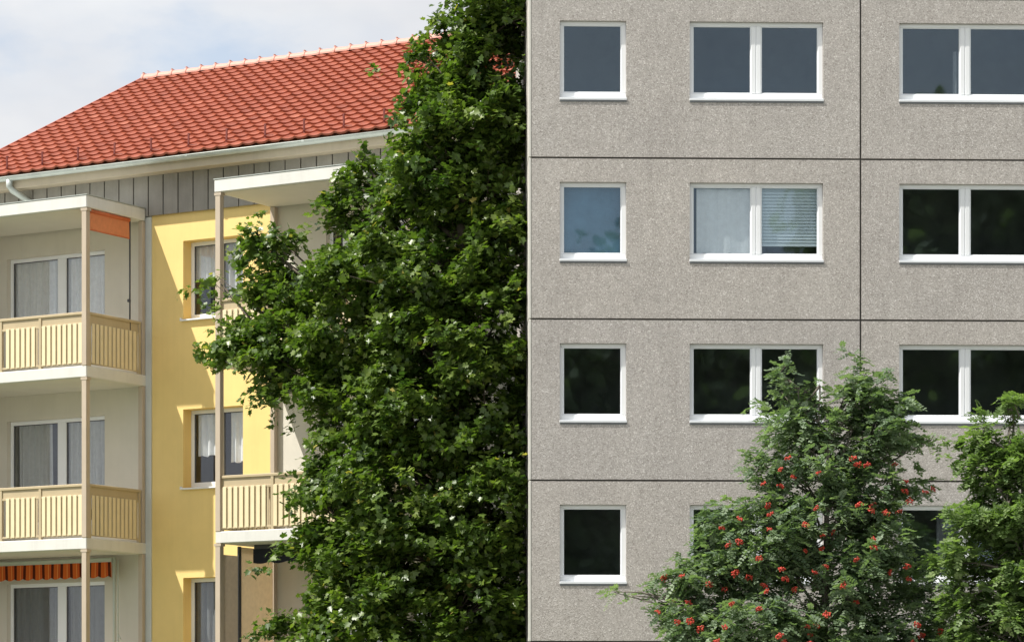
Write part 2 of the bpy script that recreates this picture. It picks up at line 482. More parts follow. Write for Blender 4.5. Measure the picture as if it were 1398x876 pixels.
mb.box(UL, UL+.3, TH, BD, 0, ZW-.2); mb.box(UR-.3, UR, TH, BD, 0, ZW-.2); mb.box(UL, UR, BD, BD+.3, 0, ZW-.2)
# gable triangles
RZ = 16.40; WR = 6.2
for u in (UL, UR-.3):
    i = len(mb.v)
    mb.v += [(u,.0,ZW-.2),(u,BD+.3,ZW-.2),(u,WR,RZ-.22),(u+.3,.0,ZW-.2),(u+.3,BD+.3,ZW-.2),(u+.3,WR,RZ-.22)]
    for f in ((0,2,1),(3,4,5),(0,3,5,2),(1,2,5,4)): mb.f.append(tuple(i+k for k in f)); mb.sm.append(False)
mb.build('gable_wall', M['beige'], B)
mb = MB(); mb.box(UL-.02, UR+.02, -.05, 0-.002, 0, 1.5); mb.build('plinth', M['plinth'], B)
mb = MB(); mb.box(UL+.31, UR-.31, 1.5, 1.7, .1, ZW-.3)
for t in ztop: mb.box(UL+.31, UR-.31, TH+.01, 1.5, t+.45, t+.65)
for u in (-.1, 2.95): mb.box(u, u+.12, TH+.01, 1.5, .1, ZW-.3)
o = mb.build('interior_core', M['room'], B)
# cladding boards under the eaves
mb = MB(); bw = .36; u = UL; gp = .012
while u < UR-.02:
    b_ = min(u+bw, UR)
    mb.box(u+gp, b_-gp, -.062, -.035+.004*rnd.random(), 12.06+.004*rnd.random(), 12.84, .004); u += bw
cl = mb.build('cladding', M['clad'], B)
mb = MB(); mb.box(UL, UR, -.034, -.004, 12.075, 12.84); mb.build('cladding_batten', M['cladgap'], cl)
# eaves: soffit and fascia
EAVE = -.50
ev = MB()
ev.box(UL-.2, UR+.25, -.40, -.002, 12.84, 12.87); ev.box(UL-.2, UR+.25, -.43, -.402, 12.82, 12.98, .004)
ev = ev.build('eaves_board', M['soffit'], B)
# gutter (half round, open top)
gm = MB(); gr = .075; gy = -.515; gz = 13.035; seg = 10
ns = 26
for s_ in range(ns):
    xa = UL-.25+(UR-UL+.55)*s_/ns; xb = UL-.25+(UR-UL+.55)*(s_+1)/ns
    for j in range(seg):
        t0 = math.pi + math.pi*j/seg; t1 = math.pi+math.pi*(j+1)/seg
        for rr, fl in ((gr, 0), (gr-.008, 1)):
            p = [(xa, gy+rr*math.cos(t0), gz+rr*math.sin(t0)), (xb, gy+rr*math.cos(t0), gz+rr*math.sin(t0)),
                 (xb, gy+rr*math.cos(t1), gz+rr*math.sin(t1)), (xa, gy+rr*math.cos(t1), gz+rr*math.sin(t1))]
            if fl: p = p[::-1]
            gm.quad(*p, smooth=True)
gm.tube([(UL-.25, gy-gr, gz), (UR+.3, gy-gr, gz)], [.011, .011], 8)
for i in range(5): gm.box(UL+.6+i*2.7-.03, UL+.6+i*2.7+.03, gy-gr-.012, gy-gr+.01, gz-.02, gz+.014)
gut = gm.build('gutter', M['zinc'], B)
dp = MB(); ux = -3.02
dp.tube([(ux, gy, gz-.05), (ux, gy, gz-.17), (ux+.02, gy+.06, gz-.25), (ux+.10, -.22, gz-.36), (ux+.16, -.12, gz-.42), (ux+.17, -.10, gz-.56), (ux+.17, -.10, 12.15)],
        [.07,.065,.062,.062,.062,.062,.062], 12)
dp.build('downpipe', M['zinc'], B)
# roof
RA = math.atan2(RZ-13.10, WR+.46); SL = math.hypot(RZ-13.10, WR+.46)
NR = 22; rp = SL/NR; tw = .30; NC = int(round((UR-UL+.55)/tw)); TU0 = UL-.25
def tile_sheet(name, front=True):
    verts = []; faces = []; shade = []
    prof = [0,.09,.18,.30,.5,.70,.82,.91]
    hh = [.028,.023,.009,.001,-.004,.001,.009,.023]
    ca, sa = math.cos(RA), math.sin(RA)
    def P(u, s, h):
        y = -.46 + s*ca - h*sa; z = 13.10 + s*sa + h*ca
        if not front: y = 2*WR - y
        return (u, y, z)
    for j in range(NR):
        s0 = j*rp - .015; s1 = (j+1)*rp + .02
        for c in range(NC):
            jit = rnd.uniform(-.006, .006); du = rnd.uniform(-.004,.004); sh = min(1, max(0, rnd.gauss(.5,.2)))
            ts = [(c+t)*tw for t in prof] + [(c+1)*tw]
            h = hh + [hh[0]]
            i = len(verts)
            for t, q in zip(ts, h): verts.append(P(TU0+t+du, s0+jit, q+.050))
            for t, q in zip(ts, h): verts.append(P(TU0+t+du, s1, q+.004))
            for t, q in zip(ts, h): verts.append(P(TU0+t+du, s0+jit, q+.012))
            m = len(ts)
            for k in range(m-1):
                faces.append((i+k, i+k+1, i+m+k+1, i+m+k)); shade.append(sh)
                faces.append((i+2*m+k, i+2*m+k+1, i+k+1, i+k)); shade.append(sh*.9)
            faces.append((i, i+m, i+2*m)); shade.append(sh)
            faces.append((i+m-1, i+3*m-1, i+2*m-1)); shade.append(sh)
    me = bpy.data.meshes.new(name); me.from_pydata(verts, [], faces); me.materials.append(M['tile'])
    at = me.attributes.new('shade', 'FLOAT', 'FACE'); at.data.foreach_set('value', shade)
    o = link(bpy.data.objects.new(name, me)); o.parent = B; return o
roof = tile_sheet('roof'); roof['label'] = 'red clay tiled roof slope with snow hooks and a ridge of half-round caps'
tile_sheet('roof', False)
mb = MB()   # sarking under the tiles, closes the roof
ca, sa = math.cos(RA), math.sin(RA)
def RP(u, s, h): return (u, -.46+s*ca-h*sa, 13.10+s*sa+h*ca)
x0, x1 = UL-.2, UR+.22
A = [RP(x0,.05,-.03), RP(x1,.05,-.03), RP(x1,SL,-.03), RP(x0,SL,-.03)]
Bq = [(p[0],p[1],p[2]-.13) for p in A]
mb.quad(*A); mb.quad(*Bq[::-1]); mb.quad(A[0],A[3],Bq[3],Bq[0]); mb.quad(A[1],Bq[1],Bq[2],A[2]); mb.quad(A[0],Bq[0],Bq[1],A[1])
A2 = [(p[0],2*WR-p[1],p[2]) for p in A]; B2 = [(p[0],2*WR-p[1],p[2]) for p in Bq]
mb.quad(*A2[::-1]); mb.quad(*B2); mb.quad(A2[0],B2[0],B2[3],A2[3]); mb.quad(A2[1],A2[2],B2[2],B2[1])
mb.build('roof_deck', M['soffit'], roof)
for ua, ub in ((TU0-.045, TU0-.006), (TU0+NC*tw+.01, TU0+NC*tw+.05)):   # verge strips closing the tile ends
    for f in (1, -1):
        mb = MB()
        Q = [RP(ua,-.01,-.05), RP(ub,-.01,-.05), RP(ub,SL,-.05), RP(ua,SL,-.05)]; Q2 = [RP(ua,-.01,.066), RP(ub,-.01,.066), RP(ub,SL,.066), RP(ua,SL,.066)]
        if f < 0: Q = [(p[0],2*WR-p[1],p[2]) for p in Q]; Q2 = [(p[0],2*WR-p[1],p[2]) for p in Q2]
        mb.quad(*Q[::-1]); mb.quad(*Q2)
        for k in range(4): mb.quad(Q[k],Q[(k+1)%4],Q2[(k+1)%4],Q2[k])
        mb.build('verge', M['vergem'], roof)
# ridge caps
cap = MB(); cl_ = .39; rr = .115
def ring(x, r, z):
    return [(x, r*math.cos(t), z+r*1.0*math.sin(t)) for t in [math.pi*j/10 for j in range(11)]]
secs = [ring(0,rr+.018,0), ring(.05,rr+.018,0), ring(.055,rr+.004,0), ring(cl_+.03,rr-.008,-.004)]
for a, b in zip(secs, secs[1:]):
    for j in range(10): cap.quad(a[j], a[j+1], b[j+1], b[j], smooth=True)
cap.box(-.010, .012, -.045, .015, rr+.010, rr+.042)
cap_me = cap.mesh('ridge_cap', M['ridge'] if 'ridge' in M else M['tile'])
nc = int((UR-UL+.5)/cl_)+1
for i in range(nc):
    o = add('ridge_cap', cap_me, roof, (TU0+i*cl_, WR, RZ+.0+rnd.uniform(-.004,.004)))
    o.rotation_euler = (rnd.uniform(-.02,.02), rnd.uniform(-.006,.006), 0)
# snow hooks
hk = MB(); hk.box(-.018, .018, -.012, .006, -.02, .27)
hk.box(-.012,.012,.005,.05,.255,.268); hk.box(-.014,.014,-.03,.09,.045,.053)
hk_me = hk.mesh('snow_hook', M['hook'] if 'hook' in M else M['tile'])
i = 0
u = TU0+.30*2
while u < UR:
    s_ = .95*rp
    p = RP(u, s_, .03); o = add('snow_hook', hk_me, roof, p); o.rotation_euler = (rnd.uniform(-.05,.05), 0, 0); u += .90; i += 1

# ---- windows of the yellow building
def flat_window(a, b, z0, z1, split, dpth, kind, sashL=(.09,.09), seed=0, sill=True, transom=False):
    """split: list of mullion centres. returns the window part"""
    mb = MB(); d0, d1 = dpth, dpth+.07; f = .075
    mb.box(a, b, d0, d1, z1-f, z1, .008); mb.box(a, b, d0, d1, z0, z0+.12, .008)
    mb.box(a, a+f, d0+.001, d1, z0+.12, z1-f, .006); mb.box(b-f, b, d0+.001, d1, z0+.12, z1-f, .006)
    xs = [a+f]
    panes = []
    for c, hw in split:
        mb.box(c-hw, c+hw, d0-.003, d1, z0+.12, z1-f, .008); panes.append((xs[-1], c-hw)); xs.append(c+hw)
    panes.append((xs[-1], b-f))
    if transom:
        for p in panes[:1]: mb.box(p[0], p[1], d0+.002, d1, z1-f-.34, z1-f-.30)
    w = mb.build('window', M['pvc'], B)
    for p in panes:
        q = MB(); q.box(p[0]+.004, p[1]-.004, d0+.03, d0+.042, z0+.124, z1-f-.004); q.build('pane', M['glassl'], w)
        g = MB(); e = .014
        g.box(p[0], p[0]+e, d0+.02, d0+.05, z0+.12, z1-f); g.box(p[1]-e, p[1], d0+.02, d0+.05, z0+.12, z1-f)
        g.box(p[0]+e, p[1]-e, d0+.02, d0+.05, z1-f-e, z1-f); g.build('gasket', M['gasket'], w)
    if kind:
        for i, p in enumerate(panes):
            kk = kind[i % len(kind)]
            if kk is None: continue
            matn, lo, l, r_ = kk
            W = p[1]-p[0]
            me = curtain_mesh('curtain', p[0]+W*l-.02, p[0]+W*r_+.02, z0+.10+(z1-z0)*lo, z1-f+.02, dpth+.085, M[matn], max(2, W*(r_-l)/.15), .034, .5, seed+i)
            add('curtain', me, w)
    if sill:
        s = MB(); s.box(a-.03, b+.03, -.07, dpth+.01, z0-.032, z0-.002, .006); s.box(a-.032, a-.02, -.07, dpth, z0-.03, z0+.03); 
        s.build('sill', M['sillm'], w)
    return w
kinds_y = [[('curtain',.45,0,1),('curtaingrey',.3,0,1)], [('curtain',.35,.1,1),('curtain',.25,.25,1)], [('curtaindark',0,.05,1),('curtaindark',0,0,1)]]
for i, h in enumerate(yel):
    w = flat_window(*h, [(1.60,.055)], .25, kinds_y[i], seed=10+i)
kinds_b = [[('curtain',0,0,1),('curtain',0,0,1)], [('curtaingrey',.0,.1,.8),('curtaingrey',.1,0,1)], [('curtaindark',0,0,1),('curtaindark',0,.05,1)]]
for i, h in enumerate(bl): flat_window(*h, [(-2.20,.11)], .11, kinds_b[i], seed=20+i, sill=False)
for i, h in enumerate(br): flat_window(*h, [(4.62,.10),(5.55,.10)], .11, [('curtain',0,0,1)] if i else [None,('curtain',0,0,1)], seed=30+i, sill=False)

# ---- balconies
DB = 1.864
def rail_run(mb, sl, p0, p1, axis, fixed, zs, posts):
    """railing between p0 and p1 along axis ('x' or 'y'), at the fixed other coordinate"""
    def bx(m, a, b, o0, o1, z0, z1, bev=.004):
        if axis == 'x': m.box(a, b, fixed+o0, fixed+o1, z0, z1, bev)
        else: m.box(fixed+o0, fixed+o1, a, b, z0, z1, bev)
    zt = zs+1.03
    bx(mb, p0, p1, -.035, .035, zt-.055, zt, .008)
    bx(mb, p0, p1, -.022, .022, zt-.25, zt-.205)
    bx(mb, p0, p1, -.022, .022, zs+.045, zs+.085)
    bx(mb, p0+.01, p1-.01, -.008, .008, zt-.206, zt-.054, 0)
    for c in posts: bx(mb, c-.032, c+.032, -.030, .030, zs, zt-.056)
    a = p0+.05 if axis == 'x' else p0+.066
    while a < p1-.06:
        if not any(abs(a+.042-c) < (.07 if axis == 'x' else .06) for c in posts):
            sg = -1 if axis == 'x' or fixed < (BAL[0][0]+.2) else 1
            bx(sl, a, a+.082, min(sg*.040,sg*.022), max(sg*.040,sg*.022), zs+.06, zt-.215, .003)
            bx(mb, a+.066, a+.137, min(sg*.006,sg*.018), max(sg*.006,sg*.018), zs+.06, zt-.215, .002)
        a += .127
TOPS = [8.98, 5.72, 2.47]
BAL = [(-4.30, 0.0), (3.02, 7.32)]
def balcony(u0, u1, zs, left_rail=True):
    mb = MB(); mb.box(u0, u1, -DB, -.002, zs-.215, zs, .012)
    s = mb.build('balcony', M['slab'], B)
    q = MB(); q.box(u0+.05, u1-.05, -DB+.05, -.05, zs-.221, zs-.214); q.build('balcony_ceiling', M['ceil'], s)
    fr = MB(); sl = MB()
    mids = [u0+1.26, (u0+u1)/2+.02, u1-1.16]
    rail_run(fr, sl, u0+.10, u1-.10, 'x', -DB+.06, zs, mids)
    r_ = fr.build('front_railing', M['rail'], s); sl.build('slats', M['slat'], r_)
    r_.parent = s
    for uu in ((u0+.05), (u1-.05)):
        fr = MB(); sl = MB()
        rail_run(fr, sl, -DB+.12, -.16, 'y', uu, zs, [-DB+.14, -.195])
        if uu < (u0+u1)/2: pass
        fr2 = fr.build('side_railing', M['rail'], s)
        sl.build('side_slats', M['slat'], s)
    return s
def posts(par, u0, u1, z0, z1):
    for uu in (u0+.0575, u1-.0575):
        mb = MB(); mb.box(uu-.0575, uu+.0575, -DB-.006, -DB+.11, z0, z1, .006)
        mb.box(uu-.075, uu+.075, -DB-.012, -DB+.125, z1-.05, z1-.002); mb.build('post', M['post'], par)
        mb = MB(); mb.box(uu-.05, uu+.05, -.135, -.035, z0, z1, .006); mb.build('rear_post', M['post'], par)
BAL = [(-4.30, 0.0), (3.02, 7.32)]
for (u0, u1) in BAL:
    cm = MB(); cm.box(u0-.02, u1+.01, -DB-.01, -.064, 11.975, 12.21, .012)
    can = cm.build('balcony_canopy', M['slab'], B)
    q = MB(); q.box(u0+.05, u1-.06, -DB+.06, -.07, 11.969, 11.974); q.build('canopy_ceiling', M['ceil'], can)
    q = MB(); q.box(u0-.03, u1+.02, -DB-.02, -.066, 12.211, 12.225); q.build('canopy_flashing', M['zinc'], can)
    prev = 11.968
    par = can
    for zs in TOPS:
        bb = balcony(u0, u1, zs)
        posts(par, u0, u1, zs+.002, prev-.002)
        prev = zs-.217; par = bb
    posts(par, u0, u1, 0, prev-.002)
    par_low = par
# slats must be sub-parts of the balcony, not one level deeper
for o in list(bpy.data.objects):
    if o.name.startswith('slats'): o.parent = o.parent.parent

bals = [o for o in bpy.data.objects if o.name.split('.')[0] == 'balcony']
canopies = [o for o in bpy.data.objects if o.name.split('.')[0] == 'balcony_canopy']
canL = canopies[0]; balL8, balL5 = bals[0], bals[1]; balR5 = bals[4]
mb = MB(); mb.box(-4.285,-4.245,-DB+.12,-.14,2.5,11.96); mb.build('unseen_sun_blocker', M['slab'], B)  # added out of view to keep a sun patch off the left wall
# orange side blind rolled half up under the left canopy
mb = MB(); n = 14
mb.tube([(-.045,-1.74,11.93),(-.045,-.50,11.93)], [.035,.035], 10)
mb.build('blind_roller', M['orange'], canL)
mb = MB()
for i in range(n):
    a, b = -1.74+1.24*i/n, -1.74+1.24*(i+1)/n
    x = lambda t: -.045+.008*math.sin(t*9)
    mb.quad((-.045,a,11.93),(-.045,b,11.93),(x(b),b,11.575),(x(a),a,11.575),smooth=True)
mb.tube([(-.045,-1.74,11.575),(-.045,-.50,11.575)], [.012,.012], 8)
mb.build('side_blind', M['orange'], canL)
mb = MB(); mb.tube([(-.05,-.47,11.96),(-.05,-.47,9.2)], [.016,.016], 8); mb.box(-.10,-.04,-.50,-.44,10.35,10.41,.01)
mb.build('crank_rod', M['darkmetal'], canL)
mb = MB(); mb.tube([(-.16,-DB+.10,11.96),(-.16,-DB+.10,10.02)], [.018,.018], 8)
mb.build('cable', M['darkmetal'], canL)
# striped awning below the lower left slab: cassette and scalloped valance
def awning(u0, u1, y, z1, drop, mat, par, scal=.235, arms=True, casmat='palemetal'):
    mb = MB(); mb.box(u0, u1, y-.02, y+.14, z1-.02, z1+.09, .02); c = mb.build('awning', M[casmat], par)
    v = MB(); n = int((u1-u0)/.02)
    for i in range(n):
        a = u0+(u1-u0)*i/n; b = u0+(u1-u0)*(i+1)/n
        sc = lambda t: drop + .035*abs(math.sin(math.pi*t/scal))
        w = lambda t: .012*math.sin(t*7.3)
        for yo in (-.025,):
            v.quad((a,y+yo,z1),(a,y+yo+w(a),z1-sc(a)),(b,y+yo+w(b),z1-sc(b)),(b,y+yo,z1),smooth=True)
    o = v.build('awning_valance', mat, par); return c
awning(-4.15, -.62, -.30, 5.36, .27, M['stripe'], balL5)
mb = MB(); mb.tube([(-.56,-.30,5.45),(-.56,-.30,3.3)], [.035,.035], 10); mb.tube([(-.44,-.34,5.4),(-.44,-.34,3.2)], [.014,.014], 8)
mb.tube([(-.44,-.34,3.95),(-.36,-.36,3.85)], [.012,.012], 6)
mb.build('awning_frame', M['palemetal'], balL5)
# dark awning and cloth side screens on the lower right balcony
awning(3.42, 7.1, -1.20, 5.42, .24, M['navy'], balR5, .42, casmat='darkmetal')
mb = MB(); mb.box(3.09,3.11,-DB+.13,-1.28,2.6,5.30); mb.build('side_screen', M['screen'], balR5)
mb = MB(); mb.box(3.09,3.11,-1.16,-.16,2.6,5.47); mb.build('side_screen', M['screen2'], balR5)
mb = MB(); mb.box(3.08,3.12,-1.26,-1.18,2.5,5.48,.004); mb.build('screen_post', M['darkmetal'], balR5)

# ================================================================== TREES
def leaf_template(kind):
    if kind == 'maple':
        R_ = [(0,0,0),(.26,-.06,.02),(.44,.16,.05),(.33,.34,.03),(.50,.60,.07),(.20,.60,.02),(0,1,-.04)]
    else:
        R_ = [(0,0,0),(.36,.30,.04),(.26,.75,.03),(0,1,-.02)]
    right = [(x,y,z) for x,y,z in R_]
    left = [(-x,y,z) for x,y,z in R_[1:-1]]
    v = np.array(right+left, dtype=np.float32)
    n = len(R_); rf = list(range(n)); lf = [0]+[n-1]+[n+i for i in range(len(left)-1,-1,-1)]
    return v, [rf, lf]
def basis(nrm, tip):
    """per-leaf rotation with z=nrm, y~tip"""
    z = nrm/np.linalg.norm(nrm,axis=1,keepdims=True)
    y = tip - (tip*z).sum(1,keepdims=True)*z; y /= np.linalg.norm(y,axis=1,keepdims=True)+1e-9
    x = np.cross(y, z)
    return x, y, z
def leaves_object(name, pos, nrm, tip, size, shade, tmpl, mat, parent, widths=None):
    v, fs = tmpl
    x, y, z = basis(nrm, tip)
    n = len(pos); m = len(v)
    wd = np.ones(n) if widths is None else widths
    V = (pos[:,None,:] + size[:,None,None]*(v[None,:,0,None]*wd[:,None,None]*x[:,None,:] + v[None,:,1,None]*y[:,None,:] + v[None,:,2,None]*z[:,None,:]))
    V = V.reshape(-1,3).astype(np.float32)
    me = bpy.data.meshes.new(name)
    base = np.concatenate([np.array(f) for f in fs]); per = np.array([len(f) for f in fs])
    loops = (np.arange(n)[:,None]*m + base[None,:]).ravel().astype(np.int32)
    tot = np.tile(per, n).astype(np.int32); start = np.concatenate([[0], np.cumsum(tot)[:-1]]).astype(np.int32)
    me.vertices.add(len(V)); me.vertices.foreach_set('co', V.ravel())
    me.loops.add(len(loops)); me.loops.foreach_set('vertex_index', loops)
    me.polygons.add(len(tot)); me.polygons.foreach_set('loop_start', start); me.polygons.foreach_set('loop_total', tot)
    me.update(calc_edges=True)
    at = me.attributes.new('shade','FLOAT','FACE'); at.data.foreach_set('value', np.repeat(shade, len(fs)).astype(np.float32))
    me.materials.append(mat)
    o = link(bpy.data.objects.new(name, me)); o.parent = parent
    return o
def unit(rs, n):
    a = rs.normal(size=(n,3)); return a/np.linalg.norm(a,axis=1,keepdims=True)
def clusters(lobes, dens, rs, inner=.35, thin=0., clip=None, spray=0.):
    """random twig-end points through the lobes, more of them towards the outside; lobes = (x,y,z,rx,ry,rz[,density])"""
    C, O, RR = [], [], []
    for L in lobes:
        x,y,z,rx,ry,rz = L[:6]; dm = L[6] if len(L) > 6 else 1.
        n = int(dens*dm*(rx*ry*rz)**(2/3)*4.2)
        d = unit(rs, n); r = (inner**3 + (1-inner**3)*rs.random(n))**(1/2.2)
        r = np.clip(r*(1+.16*rs.normal(size=n)*.6), 0, 1.14)
        # lumpy outline
        lump = 1 + .18*np.sin(d[:,0]*5+x*3+d[:,2]*4) * np.cos(d[:,2]*6+z*2)
        P = np.array([x,y,z]) + d*r[:,None]*lump[:,None]*np.array([rx,ry,rz])
        if spray:      # gather most of the twigs into flat tiers that hang off the outer branches
            nc = max(5, int(17*(rx*ry*rz)**(2/3)*dm))
            ds = unit(rs, nc); rc = rs.uniform(.62, 1.12, nc)
            ctr = np.array([x,y,z]) + ds*rc[:,None]*np.array([rx,ry,rz])
            a = rs.integers(0, nc, n); u = rs.random(n) < spray
            q = rs.normal(size=(n,3))*np.array([.21,.21,.085])*rs.uniform(.8,1.25,nc)[a][:,None]
            hd = np.linalg.norm(q[:,:2],axis=1)
            q[:,2] -= hd*hd*.45                       # tiers droop at the rim
            q[:,2] += (q[:,0]*ds[a,0]+q[:,1]*ds[a,1])*-.25
            P = np.where(u[:,None], ctr[a]+q, P); d = np.where(u[:,None], ds[a]*.7+unit(rs,n)*.3, d); r = np.where(u, .5, r)
        C.append(P); O.append(d); RR.append(r)
    C = np.concatenate(C); O = np.concatenate(O)
    # gaps: drop points where a smooth field is low
    f = np.sin(C[:,0]*5.3+1.3*np.sin(C[:,2]*3.7))+np.sin(C[:,2]*6.1+C[:,1]*3.1)+np.sin(C[:,1]*6.7+C[:,0]*2.9)
    rr = np.concatenate(RR)
    g = np.sin(C[:,2]*7.9+1.5*np.sin(C[:,0]*2.2+C[:,1]))+np.sin(C[:,0]*4.7+C[:,2]*2.6+C[:,1]*3.3)
    keep = (f > -1.55+thin) & ((g > -1.9+thin*1.15) | (rr < .62))
    if clip is not None: keep &= clip(C)
    return C[keep], O[keep]
def shoots(C, O, rs, n, length, step):
    """chains of leaf clusters that stick out of the crown, upwards and outwards"""
    out = np.where((O[:,2] > -.35))[0]; P, D = [], []
    for q in rs.choice(out, n, replace=False):
        d = O[q]*np.array([1,.6,.8]) + np.array([0,0,.75]) + rs.normal(size=3)*.25; d /= np.linalg.norm(d)
        L = length*rs.uniform(.5,1.15); k = int(L/step)
        for i in range(1, k+1):
            P.append(C[q] + d*step*i + rs.normal(size=3)*.03 + np.array([0,0,-.02*i*i*step])); D.append(d)
    return np.concatenate([C, np.array(P)]), np.concatenate([O, np.array(D)])
def tree_limbs(base, top, lobes, r0, rs, mat, parent, clus, ntwig, bend=.25):
    mb = MB(); base = np.array(base, float); top = np.array(top, float)
    K = 10; tr = []
    for i in range(K+1):
        t = i/K; p = base + (top-base)*t
        p = p + np.array([math.sin(t*5)*bend*.5, math.cos(t*4)*bend*.4-.1, 0])*t
        tr.append(p)
    rads = [r0*(1-.82*(i/K)**.8) for i in range(K+1)]; rads[0] *= 1.25
    mb.tube([tuple(p) for p in tr], rads, 12)
    for L in lobes:
        c = np.array(L[:3], float); dist = abs(c[0]-top[0])+abs(c[1]-base[1])
        zt = c[2] - .32*dist - .5
        t = np.clip((zt-base[2])/(top[2]-base[2]), .12, .95)
        k = min(K-1, int(t*K)); s = tr[k] + (tr[k+1]-tr[k])*(t*K-k)
        sg = -.04 if dist > 1.9 and r0 > .2 else .10
        m1 = s + (c-s)*.4 + np.array([0,0,sg*dist]) + rs.normal(size=3)*.08; m2 = s+(c-s)*.75+np.array([0,0,sg*dist])+rs.normal(size=3)*.08
        rb = rads[k]*.5
        mb.tube([tuple(s),tuple(m1),tuple(m2),tuple(c)], [rb, rb*.65, rb*.4, rb*.18], 7)
        # twigs to leaf clusters near this lobe
        dd = np.linalg.norm((clus-c)/np.array(L[3:6]), axis=1); idx = np.where(dd < 1.1)[0]
        if len(idx):
            for q in rs.choice(idx, min(ntwig, len(idx)), replace=False):
                e = clus[q]; st = [m1, m2, c][rs.integers(0,3)]; mm = (st+e)/2 + rs.normal(size=3)*.06
                mb.tube([tuple(st),tuple(mm),tuple(e)], [.020,.012,.005], 5, cap=False)
    return mb.build('trunk', mat, parent)

# ---- broad-leaved tree beside the gable
T = empty('broadleaf_tree', (-1.35, 52.7, 0))
tag(T, 'tall dense dark green broad-leaved tree growing between the yellow building and the grey gable', 'tree')
def px(x, y, rx, rz, Y, ry, dm=1.):
    s = Y/4300.
    return ((x-699)*s, Y, 1.6+(1030-y)*s, rx*s, ry, rz*s, dm)
'''LOBES_BEGIN'''
LB = [px(*a) for a in [
 (705,15,72,55,52.8,1.2,1.1),(715,-50,90,70,52.8,1.3),(655,25,42,32,52.8,.7,.7),
 (600,92,52,34,52.8,.8,.5),(665,95,80,55,52.8,1.2,.95),(590,160,52,50,52.6,.9,.8),(670,180,80,70,52.8,1.4,1.05),
 (610,215,55,45,52.3,.9),(690,250,70,70,52.8,1.3,.62),
 (352,322,11,22,55.1,.2,.9),(372,318,8,18,55.1,.2,.8),(300,385,16,10,55.4,.2,.7),(498,222,16,20,54.5,.25,.8),(530,235,12,14,54.4,.2,.7),(476,262,12,22,54.4,.25,.8),(503,262,46,38,54.4,.6,.8),(494,322,34,46,54.2,.7,.8),(632,300,66,60,53.0,1.2),(572,272,40,42,53.6,.6,.8),(690,350,80,60,52.6,1.3),
 (560,370,95,50,52.8,1.2),(480,385,65,45,53.6,.9),
 (375,345,30,44,55.0,.45,.7),(395,395,52,40,54.8,.6,.85),(338,405,46,26,55.3,.5,.65),(318,455,44,22,55.3,.45,.7),(345,470,55,34,55.0,.5,.9),
 (400,470,70,50,54.5,.8),(395,520,42,32,54.6,.6,.7),(480,455,80,60,53.6,1.0),
 (570,470,90,70,52.6,1.2),(665,460,80,85,52.4,1.4,1.05),(490,530,75,40,53.4,1.0),
 (580,570,95,60,52.5,1.2),(680,590,75,80,52.4,1.4),(492,590,56,42,53.4,.9,.8),
 (478,655,56,42,53.3,.9),(428,668,26,22,53.8,.5,.6),(560,660,95,60,52.4,1.2),(670,700,80,75,52.4,1.4),
 (490,725,62,45,53.2,.9),(560,755,100,60,52.4,1.2),(438,748,30,24,53.6,.5,.55),
 (462,800,54,32,53.4,.8,.85),(670,810,85,75,52.4,1.4),(425,862,50,28,53.4,.8,.8),(520,840,95,60,52.8,1.1),
 (600,920,120,80,52.5,1.4),(690,930,75,80,52.5,1.3),(460,930,90,55,53.0,1.0,.8)]]
'''LOBES_END'''
rs = np.random.default_rng(11)
def gable_clip(P, m=-.12):
    y = P[:,1]; return P[:,0] < np.where(y > 50.8, .272-.0314*(y-50.8), .268*y/50.8) - m
C, O = clusters(LB, 128, rs, .30, .75, gable_clip, .80)
C, O = shoots(C, O, rs, 150, .55, .10)
kk = gable_clip(C); C, O = C[kk], O[kk]
K = 16
n = len(C)*K
cc = np.repeat(C, K, 0); oo = np.repeat(O, K, 0)
twd = np.repeat(unit(rs, len(C))*.7*np.array([1,1,.5]) + O*.7 + np.array([0,0,-.15]), K, 0)
twd /= np.linalg.norm(twd,axis=1,keepdims=True)
tt = rs.random(n)
pos = cc + twd*(tt[:,None]-.5)*.36 + rs.normal(size=(n,3))*.055
nrm = np.array([-.10,0,.85]) + oo*.30 + np.repeat(rs.normal(size=(len(C),3))*.22, K, 0) + rs.normal(size=(n,3))*.45
tip = twd*.5 + rs.normal(size=(n,3))*.6 + np.array([0,0,-.45])
size = rs.uniform(.068,.142,n)
clsh = np.repeat(rs.normal(.45,.16,len(C)), K)
shade = np.clip(clsh + rs.normal(size=n)*.13, 0, .95)
yl = rs.random(n) < .006; shade[yl] = 1.
shade[pos[:,2] > 99] = 0
k = gable_clip(pos+np.stack([size*.28+.006,0*size,0*size],1), 0.)
k &= (pos[:,1] > 51.0) | (pos[:,0] < -2.)
leaves_object('crown', (pos-np.array([-1.35,52.7,0]))[k], nrm[k], tip[k], size[k], shade[k], leaf_template('maple'), M['leaf'], T)
off = np.array([-1.35,52.7,0])
LBl = [tuple(np.array(L[:3])-off)+tuple(L[3:]) for L in LB]
tree_limbs((0,0,0), (.75,.1,13.6), LBl, .24, rs, M['bark'], T, C-off, 7)

